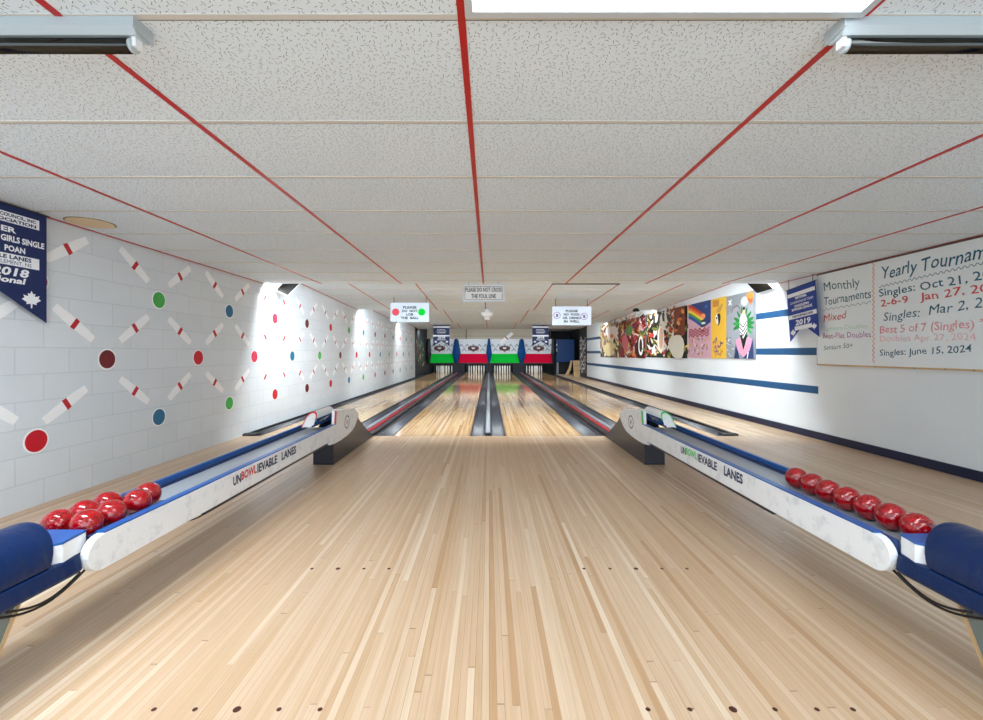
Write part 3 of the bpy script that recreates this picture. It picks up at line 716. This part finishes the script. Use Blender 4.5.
def squiggle(p0, p1, amp, n, ink, w=.005, vertical=False):
    A = Vector((0, PY(p0[0]), PZ(*p0))); B = Vector((0, PY(p1[0]), PZ(*p1))); b = MB()
    d = (B-A).normalized(); nrm = Vector((0, -d.z, d.y)); M = n*8
    pts = [A+(B-A)*(k/M)+nrm*(amp*math.sin(2*math.pi*k/8)) for k in range(M+1)]
    for p, q in zip(pts[:-1], pts[1:]):
        t = (q-p).normalized(); m_ = Vector((0, -t.z, t.y))*w/2
        b.poly([(xw-.0012, p.y-m_.y, p.z-m_.z), (xw-.0012, q.y-m_.y, q.z-m_.z), (xw-.0012, q.y+m_.y, q.z+m_.z), (xw-.0012, p.y+m_.y, p.z+m_.z)], inks[ink])
    o = part(b, 'wavy_line', e); o['label'] = 'wavy %s line' % ink
write('Monthly', 824, 860, (290.5, 287), .115, 'teal', .006)
write('Tournaments', 824, 871.5, (305.5, 297), .105, 'teal', .005)
squiggle((823, 310), (871, 302), .012, 9, 'teal')
write('Mixed', 824, 846, (322, 318), .095, 'red', .0)
write('Seniors Doubles', 824, 868, (331, 328), .06, 'green', 0)
write('Best-Flat Doubles', 823, 871, (338.5, 337), .07, 'purple', 0)
write('Seniors 50+', 824, 853, (350, 347.5), .06, 'teal', 0)
squiggle((873.5, 262), (873.5, 363), .013, 22, 'orange', .008)
write('Yearly Tournaments', 881, 1024, (279, 251), .135, 'teal', .006)
squiggle((879, 287), (1000, 259), .012, 22, 'teal', .006)
write('Singles: Oct 21, 2023', 879, 1010, (297, 275.5), .085, 'teal', .008)
write('2-6-9   Jan 27, 2024', 881, 1010, (306.5, 288), .08, 'red', .006)
write('Singles:  Mar 2, 2024', 884, 1012, (321.5, 303), .095, 'teal', .004)
write('Best 5 of 7 (Singles)', 880, 974, (333.5, 328), .085, 'pink', .006)
write('Doubles Apr 27, 2024', 880, 976, (341.5, 340), .07, 'faint', 0)
write('Singles: June 15, 2024', 880, 972, (356, 352), .07, 'teal', .006)
write('*', 979, 1004, (325, 320), .06, 'red', .0)

# ------------------------------------------------------------------ paintings
MC = {}
def pc(r, g, b_):
    k = (r, g, b_)
    if k not in MC: MC[k] = mat('paint_%d_%d_%d' % k, srgb(r, g, b_), .5)
    return MC[k]
class Canvas:
    def __init__(s, px0, px1, z0, z1, bg, lab):
        X = XR-.025; s.X = X
        s.y1 = 437*X/(px0-489)-.006; s.y0 = 437*X/(px1-489)+.006; s.z0, s.z1 = z0, z1; s.k = 0
        s.e = empty('painting', (XR, (s.y0+s.y1)/2, z0), lab, 'painting', 'paintings along the right wall')
        b = MB(); b.box(X, XR-.001, s.y0, s.y1, z0, z1, bg); part(b, 'canvas', s.e); s.b = MB()
    def pt(s, u, v): return (s.X-.0006-.00012*s.k, s.y1-u*(s.y1-s.y0), s.z0+v*(s.z1-s.z0))
    def poly(s, pts, m):
        s.k += 1; s.b.poly([s.pt(min(max(u, 0), 1), min(max(v, 0), 1)) for u, v in pts], m)
    def line(s, pts, w, m):
        s.k += 1; asp = (s.z1-s.z0)/(s.y1-s.y0)
        for (a, c), (d, f) in zip(pts[:-1], pts[1:]):
            dx, dy = d-a, (f-c)*asp; L = math.hypot(dx, dy) or 1
            nx, ny = -dy/L*w/2, dx/L*w/2/asp
            s.b.poly([s.pt(a-nx, c-ny), s.pt(d-nx, f-ny), s.pt(d+nx, f+ny), s.pt(a+nx, c+ny)], m)
    def done(s): part(s.b, 'painted_motifs', s.e)
def abstract(px0, px1, z0, z1, bg, pal, n, seed, lab, size=1.):
    c = Canvas(px0, px1, z0, z1, bg, lab); r = random.Random(seed)
    for k in range(n):
        a = r.uniform(.3, 2.8); u, v = r.uniform(.05, .95), r.uniform(.04, .96)
        if r.random() < .6: c.poly(blob(u, v, size*r.uniform(.03, .12), size*r.uniform(.012, .05), a, 12, .25, r.uniform(0, 6)), r.choice(pal))
        else:
            P = [(u+.05*j*math.cos(a)*size+.03*math.sin(j*1.7+k), v+.07*j*abs(math.sin(a))*size) for j in range(5)]; c.line(P, r.uniform(.010, .03), r.choice(pal))
    return c
blk, wht, crm = pc(24, 24, 24), pc(236, 234, 228), pc(226, 214, 176)
c = abstract(600.5, 619.5, .98, 2.185, pc(96, 70, 52), [crm, wht, pc(206,120,72), pc(236,214,120), pc(70,52,44), pc(196,150,130), wht], 150, 11, 'painting of cream and brown shapes at the far end of the row')
c.poly(blob(.62, .72, .28, .22, 0, 16, .15), pc(232, 220, 214)); c.poly(blob(.5, .25, .3, .2, .2, 16, .15), pc(232, 214, 160)); c.poly(blob(.66, .62, .1, .06), pc(220, 120, 50)); c.done()
c = abstract(620.2, 645, .99, 2.185, pc(132, 26, 34), [pc(190,30,40), pc(226,120,50), wht, pc(206,170,60), pc(80,120,70), pc(120,30,70), pc(222,170,180), blk], 170, 12, 'mostly red painting with orange and green shapes, second from far end')
c.poly(blob(.42, .7, .16, .12, .4), pc(90, 140, 70)); c.poly(blob(.85, .25, .13, .3, 0), blk); c.poly(blob(.88, .3, .09, .24, 0), wht); c.poly(blob(.88, .3, .05, .16, 0), blk)
c.line([(.1, .9), (.15, .7), (.2, .9), (.12, .78), (.18, .78)], .03, pc(230, 190, 50)); c.poly(blob(.25, .4, .14, .2, .2), pc(200, 96, 110)); c.done()
c = abstract(646, 686.5, 1.02, 2.185, pc(40, 42, 36), [wht, wht, wht, crm, pc(206,70,60), pc(120,130,60), pc(150,70,40), pc(230,200,110), blk], 230, 13, 'wide black and white painting of crowded figures in the middle of the row', .8)
c.poly([(.76, .45), (.78, 1), (1, 1), (1, .45)], pc(120, 52, 30))
for k in range(6): c.poly(blob(.8+.03*k, .55+.07*k, .05, .03, k), [pc(200, 110, 50), pc(70, 30, 20), pc(226, 150, 80)][k % 3])
c.poly(blob(.82, .22, .17, .26, .2, 16, .1), pc(222, 220, 206)); c.poly(blob(.45, .4, .09, .3, 0), pc(236, 232, 224)); c.poly(blob(.45, .42, .05, .24, 0), pc(216, 170, 140))
for k in range(7): c.poly(blob(.28+.06*k, .84+.03*math.sin(k*2), .035, .1, .1*k-.3), wht if k % 2 else pc(60, 62, 58))
c.poly(blob(.2, .5, .07, .05), pc(204, 60, 60)); c.done()
c = Canvas(688, 711, 1.04, 2.185, pc(206, 164, 178), 'pink painting with a rainbow and wavy red lines, left of the yellow one')
c.poly([(.15, 1), (1, 1), (1, .62), (.75, .55), (.45, .66), (.1, .75)], pc(30, 62, 120))
for k, col in enumerate([(206, 50, 40), (232, 120, 40), (240, 206, 60), (60, 150, 70), (30, 80, 160)]):
    P = [(-.02 + (.78-.0)*math.sin(t)*(1), .62+(.40-.045*k)*(1-.0) - (1-math.cos(t))*.0 - (.62-.0)*(1-math.cos(t))*.38*1.0) for t in [math.pi/2*j/10 for j in range(11)]]
    P = [(.02+.85*t-.1*k*0, .97-.05*k-.30*t*t-.05*math.sin(3*t)) for t in [j/10 for j in range(9)]]
    c.line(P, .075, pc(*col))
c.poly(blob(.68, .74, .1, .05), pc(240, 150, 110)); c.poly(blob(.82, .9, .07, .03), pc(50, 100, 170))
for k in range(5): c.poly(blob(.68+.02*(k % 2), .66-.045*k, .09, .018), blk if k % 2 == 0 else wht)
for dz in (0, .05, .1): c.line([(.04+.1*j, .40+dz+(.035 if j % 2 else -.02)) for j in range(10)], .03, pc(150, 20, 44))
r_ = random.Random(5)
for k in range(26): 
    u, v, a = r_.uniform(.05, .95), r_.uniform(.03, .34), r_.uniform(0, 6)
    c.line([(u, v), (u+.05*math.cos(a), v+.04*math.sin(a)), (u+.08*math.cos(a+1), v+.05*math.sin(a+1))], .025, pc(*r_.choice([(130, 60, 60), (90, 110, 90), (200, 170, 70), (120, 90, 120), (190, 40, 60), (230, 210, 210)])))
c.done()
c = Canvas(711.2, 726, 1.04, 2.183, pc(232, 184, 58), 'narrow yellow painting with a black and white drop shape')
c.poly([(.1, .86), (.55, .86), (.55, .97), (.1, .97)], pc(200, 140, 60)); c.poly(blob(.6, .82, .22, .05, .2, 12, .2), pc(196, 150, 80))
c.poly(blob(.45, .66, .16, .09), wht); c.poly([(.42, .74), (.62, .74), (.66, .66), (.6, .58), (.48, .53), (.5, .62)], blk); c.poly(blob(.37, .67, .04, .02), blk)
r_ = random.Random(8)
for k in range(22):
    u, v, a = r_.uniform(.2, .8), r_.uniform(.06, .30), r_.uniform(0, 6)
    c.line([(u, v), (u+.1*math.cos(a), v+.05*math.sin(a)), (u+.16*math.cos(a+.8), v+.07*math.sin(a+.8))], .045, pc(*r_.choice([(150, 110, 140), (110, 80, 110), (200, 150, 170), (190, 130, 60)])))
c.done()
c = Canvas(726.2, 755, 1.045, 2.17, pc(142, 148, 154), 'grey painting with green leaves, a patterned pod and pink shape, nearest of the row')
c.poly(blob(.5, .5, .48, .4, .3, 16, .2), pc(156, 162, 170))
c.line([(.09, .93), (.2, .85)], .04, wht); c.line([(.2, .93), (.09, .85)], .04, wht)
c.poly(blob(.66, .87, .12, .07), pc(206, 214, 222)); c.poly([(.72, .94), (.98, .94), (.88, .78)], pc(206, 120, 60)); c.poly(blob(.85, .94, .13, .05), pc(226, 150, 70)); c.line([(.76, .9), (.93, .84)], .02, pc(170, 80, 40))
c.line([(.2, .72), (.25, .8), (.4, .83), (.5, .78), (.52, .7)], .03, pc(120, 110, 110)); c.line([(.28, .73), (.34, .77), (.42, .73)], .03, pc(190, 150, 150))
for a in (-70, -45, -22, 0, 22, 48, 72, 96, 120, 150, 175, 200):
    t = R(a); uu, vv = .62, .53
    c.poly(blob(uu+.2*math.cos(t), vv+.11*math.sin(t), .17, .026*1.2, math.atan2(.11*math.sin(t)*1.0, .2*math.cos(t)), 10), pc(30, 132, 60) if a % 2 == 0 else pc(50, 160, 80))
c.poly([(.5, .62), (.62, .72), (.76, .6), (.76, .42), (.64, .18), (.5, .42)], wht)
c.poly([(.59, .66), (.62, .76), (.66, .77), (.71, .66)], pc(236, 210, 160)); c.poly(blob(.65, .76, .04, .025), blk)
for k in range(4): c.line([(.51, .36+.06*k), (.62, .28+.065*k), (.75, .40+.055*k)], .022, blk)
c.poly([(.52, .36), (.64, .12), (.76, .36), (.7, .36), (.64, .28), (.58, .36)], blk)
c.poly([(.36, .28), (.5, .33), (.63, .13), (.78, .33), (.93, .3), (.84, .12), (.64, .02), (.44, .12)], pc(226, 150, 178)); c.poly([(.55, .3), (.63, .16), (.72, .3), (.64, .22)], blk)
c.poly([(.3, 0), (.36, .22), (.44, .12), (.5, 0)], pc(36, 58, 104)); c.poly([(.6, 0), (.64, .02), (.84, .12), (.95, .28), (.97, 0)], pc(40, 66, 116)); c.line([(.76, 0), (.8, .1)], .03, wht)
for k in range(14):
    u, v, a = r_.uniform(.03, .3), r_.uniform(.02, .34), r_.uniform(0, 6); c.line([(u, v), (u+.06*math.cos(a), v+.03*math.sin(a))], .02, pc(*r_.choice([(200, 204, 210), (90, 96, 104), (226, 226, 230)])))
c.done()

# ------------------------------------------------------------------ ball returns
def ball_return(s, lab, colname, pm):
    f = s < 0
    e = empty('ball_return', (s*1.72, 3.3, 0), lab, 'ball return', 'ball returns')
    X0, X1 = 1.555, 1.880; BE = 1.738 if f else 1.700
    # pedestal
    b = MB()
    curve = [(5.93, .05), (5.76, .12), (5.56, .225), (5.40, .31), (5.26, .405)]
    b.prism([(4.47, 0), (6.0, 0), (6.0, .03)] + curve + [(5.15, .46), (4.72, .46), (4.47, .24)], 1.592, 1.80, 'x', m_black); bevel(part(b, 'pedestal', e, f), .004)
    # shield
    b = MB()
    sh = [(4.30, .238), (4.45, .226), (4.60, .225), (4.80, .234), (4.98, .257), (5.10, .298), (5.22, .384), (5.24, .41), (5.07, .503), (4.75, .532), (4.43, .558), (4.41, .43)]
    b.prism(sh, 1.560, 1.5915, 'x', m_board); o = bevel(part(b, 'shield', e, f), .004)
    sh_o = o
    bt = MB(); bt.prism([(4.80, .44), (5.08, .44), (5.08, .494), (4.80, .522)], 1.592, 1.86, 'x', m_board); bevel(part(bt, 'top_cover', e, f), .01)
    b = MB(); cy, cz = 4.80, .388
    n_ = 26
    for k in range(n_):
        a, c = 2*math.pi*k/n_, 2*math.pi*(k+1)/n_
        for r0, r1, m in ((.060, .072, m_ink),):
            b.poly([(1.5590, cy+1.15*r0*math.cos(a), cz+r0*math.sin(a)), (1.5590, cy+1.15*r1*math.cos(a), cz+r1*math.sin(a)), (1.5590, cy+1.15*r1*math.cos(c), cz+r1*math.sin(c)), (1.5590, cy+1.15*r0*math.cos(c), cz+r0*math.sin(c))], m)
    b.poly([(1.559, cy+.016*math.cos(2*math.pi*k/10), cz+.022*math.sin(2*math.pi*k/10)) for k in range(10)], pm if s < 0 else m_ink)
    b.poly([(1.5588, cy+.006, cz-.03), (1.5588, cy-.006, cz-.03), (1.5588, cy-.006, cz+.03), (1.5588, cy+.006, cz+.03)], m_ink)
    part(b, 'emblem', sh_o, f)
    b = MB(); b.prism([(4.405, .43), (4.455, .425), (4.475, .553), (4.425, .558)], 1.5585, 1.5605, 'x', pm); o = part(b, 'shield_trim', e, f); o['label'] = '%s edge trim' % colname
    # side board with round near end
    b = MB(); zc, r = .3475, .0715
    end = [(1.765+r*math.cos(t)*1.0, zc+r*math.sin(t)) for t in [math.pi/2+math.pi*k/12 for k in range(13)]]
    b.prism(end + [(4.40, .276), (4.40, .419)], X0, X0+.034, 'x', m_board); sb = bevel(part(b, 'side_board', e, f), .003)
    RR = (0, 1, 0) if f else (0, -1, 0)
    def tx(str_, ya, yb, z, h, m, nm='lettering', lab2=None):
        b = MB(); yc = (ya+yb)/2
        text(b, str_, (s*(X0), yc, z), RR, UZ, h, m, w=abs(yb-ya), bold=.034, n=.0012)
        o = part(b, nm, sb); 
        if lab2: o['label'] = lab2
    tx('UN', *((2.654, 2.738) if f else (3.54, 3.452)), .340, .056, m_ink, lab2='navy letters')
    tx('BOWL', *((2.742, 2.922) if f else (3.448, 3.268)), .349, .054, pm, lab2='%s letters' % colname)
    tx('IEVABLE', *((2.932, 3.205) if f else (3.252, 2.98)), .343, .058, m_ink, lab2='navy letters')
    tx('LANES', *((3.275, 3.52) if f else (2.891, 2.675)), .343, .060, m_ink, lab2='navy letters')
    # blue cap, trough
    b = MB(); b.box(X0+.001, X0+.040, 1.77, 4.45, .4195, .426, m_blue); b.box(X0+.036, X0+.046, BE+.004, 4.45, .34, .419, m_blued); part(b, 'near_rail', e, f)
    b = MB(); b.box(X1-.020, X1, BE+.004, 4.45, .30, .428, m_blue); b.box(X1-.034, X1-.020, BE+.004, 4.45, .34, .405, m_blued); part(b, 'far_rail', e, f)
    b = MB(); b.box(X0+.046, X1-.034, BE+.004, 4.45, .335, .352, m_blued); b.box(1.640, X1-.042, BE+.004, 4.45, .352, .387, m_grey); part(b, 'trough', e, f)
    b = MB(); b.box(X0+.035, X1-.02, 2.45, 4.46, .242, .334, m_black); part(b, 'under_frame', e, f)
    # lift hood
    ya, yb = 4.20, 4.78
    cx_, rx_, zb0 = 1.748, .052, .5
    top = [(cx_-rx_*math.cos(t), zb0+.062*math.sin(t)) for t in [math.pi*k/14 for k in range(15)]]
    b = MB(); out_ = [(1.694, .487)] + top + [(1.801, .43)]
    inn_ = [(cx_+(x-cx_)*.88, z-.008) for x, z in out_]
    b.prism(out_ + inn_[::-1], ya, yb, 'y', m_white); b.v = [(x, y+(z-.43)*1.3 if y < ya+.02 else y, z) for x, y, z in b.v]; hs = part(b, 'hood_shell', e, f); hs['label'] = 'white rounded hood top'
    b = MB()
    b.box(1.694, 1.704, ya+.09, ya+.16, .43, .497, m_blue); b.box(1.694, 1.704, yb-.13, yb, .43, .497, m_blue)
    b.box(1.694, 1.706, ya, yb, .43, .446, m_blue); b.box(1.694, 1.706, ya+.09, yb, .484, .499, m_blue); b.box(1.722, 1.732, ya+.09, yb, .43, .50, m_blued); pass
    part(b, 'hood_frame', e, f)
    slant = lambda mb: [(x, y+(z-.43)*1.3 if y < ya+.02 else y, z) for x, y, z in mb.v]
    b = MB(); b.prism([(1.697, .431), (1.797, .431)] + [(cx_-.047*math.cos(t), zb0+.05*math.sin(t)) for t in [math.pi-math.pi*k/10 for k in range(11)]], ya+.002, ya+.010, 'y', m_white); b.v = slant(b); o = part(b, 'hood_end', e, f); o['label'] = 'white sloping hood end'
    b = MB()
    for yy in (ya+.18, ya+.29): b.tube([(1.703, yy, .456), (1.703, yy+.14, .474)], .008, m_steel, 8)
    part(b, 'lift_bar', e, f)
    b = MB(); b.prism(out_+[(cx_+(x-cx_)*.90, .43+(z-.43)*.9) for x, z in out_[::-1]], ya-.010, ya-.001, 'y', pm); b.v = slant(b); o = part(b, 'hood_trim', e, f); o['label'] = '%s edge trim' % colname
    # near end block
    b = MB(); b.prism([(1.604, 1.604), (1.85, 1.604), (1.85, BE), (1.602, BE), (1.583, 1.624)], .368, .437, 'z', m_board); o = bevel(part(b, 'end_block', e, f), .003)
    b = MB(); b.prism([(1.604, 1.604), (1.85, 1.604), (1.85, BE), (1.602, BE), (1.583, 1.624)], .4372, .446, 'z', m_blue); part(b, 'block_cap', o, f)
    # padded hood
    out = [(1.728-.146*math.cos(t), .372+.144*math.sin(t)) for t in [math.pi*k/20 for k in range(21)]]
    inn = [(1.728-.132*math.cos(t), .372+.130*math.sin(t)) for t in [math.pi*k/20 for k in range(21)]]
    b = MB(); b.prism(out+inn[::-1], .55, 1.590, 'y', m_vinyl, smooth=False)
    for k in range(len(b.f)): b.sm[k] = len(b.f[k]) == 4
    b.v = [(x, 1.580+(z-.372)/.144*.06 if y > 1.5 else y, z) for x, y, z in b.v]
    o = part(b, 'padded_hood', e, f); bevel(o, .006, 3)
    b = MB(); b.prism([(1.570, .315), (1.582, .300), (1.88, .300), (1.88, .371), (1.590, .371), (1.579, .366)], .55, 1.69, 'y', m_vinyl); bevel(part(b, 'hood_base', e, f), .004)
    # tapered support
    sup = empty('x', (0, 0, 0), 'x', None); bpy.data.objects.remove(sup)
    b = MB(); V = []
    for y_, ins in ((.95, 0), (1.48, 0)):
        V += [(1.60, y_, .30), (1.86, y_, .30), (1.80, y_-.0, .0), (1.72, y_-.0, .0)]
    b.add(V, [(0,1,2,3), (7,6,5,4), (0,3,7,4), (1,0,4,5), (2,1,5,6), (3,2,6,7)], mat('support_steel', srgb(120, 136, 140), .4, metal=.3)); sp = part(b, 'support', e, f)
    b = MB(); b.add([(1.592, 1.481, .299), (1.60, 1.481, .299), (1.72, 1.481, .001), (1.712, 1.481, .001), (1.592, 1.489, .299), (1.60, 1.489, .299), (1.72, 1.489, .001), (1.712, 1.489, .001)],
                    [(0,1,2,3), (7,6,5,4), (0,3,7,4), (1,0,4,5), (2,1,5,6), (3,2,6,7)], m_tan); o = part(b, 'edge_strip', sp, f); o['label'] = 'tan edge strip'
    # cables sagging underneath
    for k, (ya_, yb_, dz, xx) in enumerate(((1.40, 1.74, .05, 1.600), (1.44, 1.70, .036, 1.590))):
        b = MB(); b.tube([(xx, ya_+(yb_-ya_)*t/14, .298-.004-dz*math.sin(math.pi*t/14)) for t in range(15)], .0045, m_blk, 8); part(b, 'cable', e, f)
    if f:
        b = MB(); b.tube([(1.62, 2.30+.32*t/12, .258-.028*math.sin(math.pi*t/12)) for t in range(13)], .004, m_blk, 8); part(b, 'cable', e, f)
    return e
ball_return(-1, 'blue and white ball return with red BOWL lettering, left of the approach', 'red', m_redp)
ball_return(1, 'blue and white ball return with green BOWL lettering, right of the approach', 'green', m_greenp)
rb = .0574
def sphere_mb():
    b = MB(); n, m = 32, 18
    V = [(0, 0, rb)] + [(rb*math.sin(math.pi*i/m)*math.cos(2*math.pi*j/n), rb*math.sin(math.pi*i/m)*math.sin(2*math.pi*j/n), rb*math.cos(math.pi*i/m)) for i in range(1, m) for j in range(n)] + [(0, 0, -rb)]
    F = [(0, 1+j, 1+(j+1) % n) for j in range(n)]
    for i in range(m-2): F += [(1+i*n+j, 1+(i+1)*n+j, 1+(i+1)*n+(j+1) % n, 1+i*n+(j+1) % n) for j in range(n)]
    l = 1+(m-2)*n; F += [(l+j, len(V)-1, l+(j+1) % n) for j in range(n)]
    b.add(V, F, m_ball, True); return b
bs = sphere_mb(); ball0 = None
zb_ = .387+rb+.0005
balls = [((-1.685, 2.155), 'left ball return, farthest from the camera'), ((-1.690, 2.039), 'left ball return, second from its far end'), ((-1.768, 1.952), 'left ball return, third along the wall-side row'),
         ((-1.782, 1.836), 'left ball return, wall side, next to the end ball'), ((-1.784, 1.719+.032), 'left ball return, wall side, touching the navy hood end'), ((-1.678, 1.897-.02), 'left ball return, front side, farther of the front pair'), ((-1.676, 1.765), 'left ball return, front side, nearer of the front pair')]
for k, p in enumerate(((-1.700, 2.177), (-1.665, 2.066), (-1.776, 2.033), (-1.776, 1.917), (-1.776, 1.801), (-1.659, 1.917), (-1.659, 1.801))): balls[k] = (p, balls[k][1])
rt = ['farthest from the camera', 'second from the far end', 'third from the far end', 'in the middle of the row of seven', 'third from the near end', 'second from the near end', 'nearest, partly hidden by the white end block']
for k in range(7): balls.append(((1.731+.003*math.sin(k*2), 2.457-.1157*k), 'right ball return, '+rt[k]))
for k, ((x, y), lab) in enumerate(balls):
    if ball0 is None: o = ball0 = bs.build('bowling_ball')
    else: o = ball0.copy(); COL.objects.link(o)
    o.location = (x, y, zb_); o.rotation_euler = (k*.9, k*1.7, k*.4)
    tag(o, 'speckled red ball on '+lab, 'bowling ball', 'bowling balls on the %s return' % ('left' if x < 0 else 'right'))

# ------------------------------------------------------------------ lights
def area(name, loc, rot, sx, sy, power, col=(.88, .95, 1)):
    l = bpy.data.lights.new(name, 'AREA'); l.shape = 'RECTANGLE'; l.size = sx; l.size_y = sy; l.energy = power; l.color = col
    o = bpy.data.objects.new(name, l); COL.objects.link(o); o.location = loc; o.rotation_euler = rot; return o
def spot(name, loc, target, power, ang, blend=.35, col=(.95, .98, 1), rad=.03):
    l = bpy.data.lights.new(name, 'SPOT'); l.energy = power; l.spot_size = R(ang); l.spot_blend = blend; l.color = col; l.shadow_soft_size = rad
    o = bpy.data.objects.new(name, l); COL.objects.link(o); o.location = loc
    o.rotation_euler = (Vector(target)-Vector(loc)).to_track_quat('-Z', 'Y').to_euler(); return o
for k, (y, p) in enumerate(((6.68, 125), (11.37, 80), (16.17, 62), (21.07, 44))):
    area('strip_light', (.45, y, 2.40), (R(14), 0, 0), 7.0, .10, p)
for k, y in enumerate((6.71, 11.47, 16.27, 21.1)):
    spot('wall_spot', (-3.22, y, 2.33), (-3.34, y+.02, 1.0), 16, 128, .5)
    if y < 21: spot('wall_spot', (4.19, y, 2.33), (4.31, y+.02, 1.0), 9, 128, .5)
area('batten_glow', (-1.75, 1.422, 2.150), (R(6), 0, 0), 1.2, .03, 55)
area('batten_glow', (1.75, 1.422, 2.150), (R(6), 0, 0), 1.2, .03, 6)
area('pin_light', (0, 23.95, 1.25), (R(20), 0, 0), 6.0, .12, 26)
W = bpy.data.worlds.new('world'); S.world = W; W.use_nodes = True
W.node_tree.nodes['Background'].inputs[0].default_value = (.74, .88, 1, 1); W.node_tree.nodes['Background'].inputs[1].default_value = 2.0

# ------------------------------------------------------------------ camera
cam = bpy.data.cameras.new('camera'); co = bpy.data.objects.new('camera', cam); COL.objects.link(co)
co.location = (0, 0, 1.15); co.rotation_euler = (R(90), 0, 0)
cam.sensor_width = 36; cam.lens = 437/983*36; cam.shift_x = 2.5/983; cam.shift_y = -7.5/983; cam.clip_start = .02; cam.clip_end = 100
S.camera = co
S.cycles.max_bounces = 16; S.cycles.diffuse_bounces = 10
S.view_settings.view_transform = 'Standard'; S.view_settings.look = 'None'; S.view_settings.gamma = 1; S.view_settings.use_curve_mapping = False
S.view_settings.exposure = 0.88
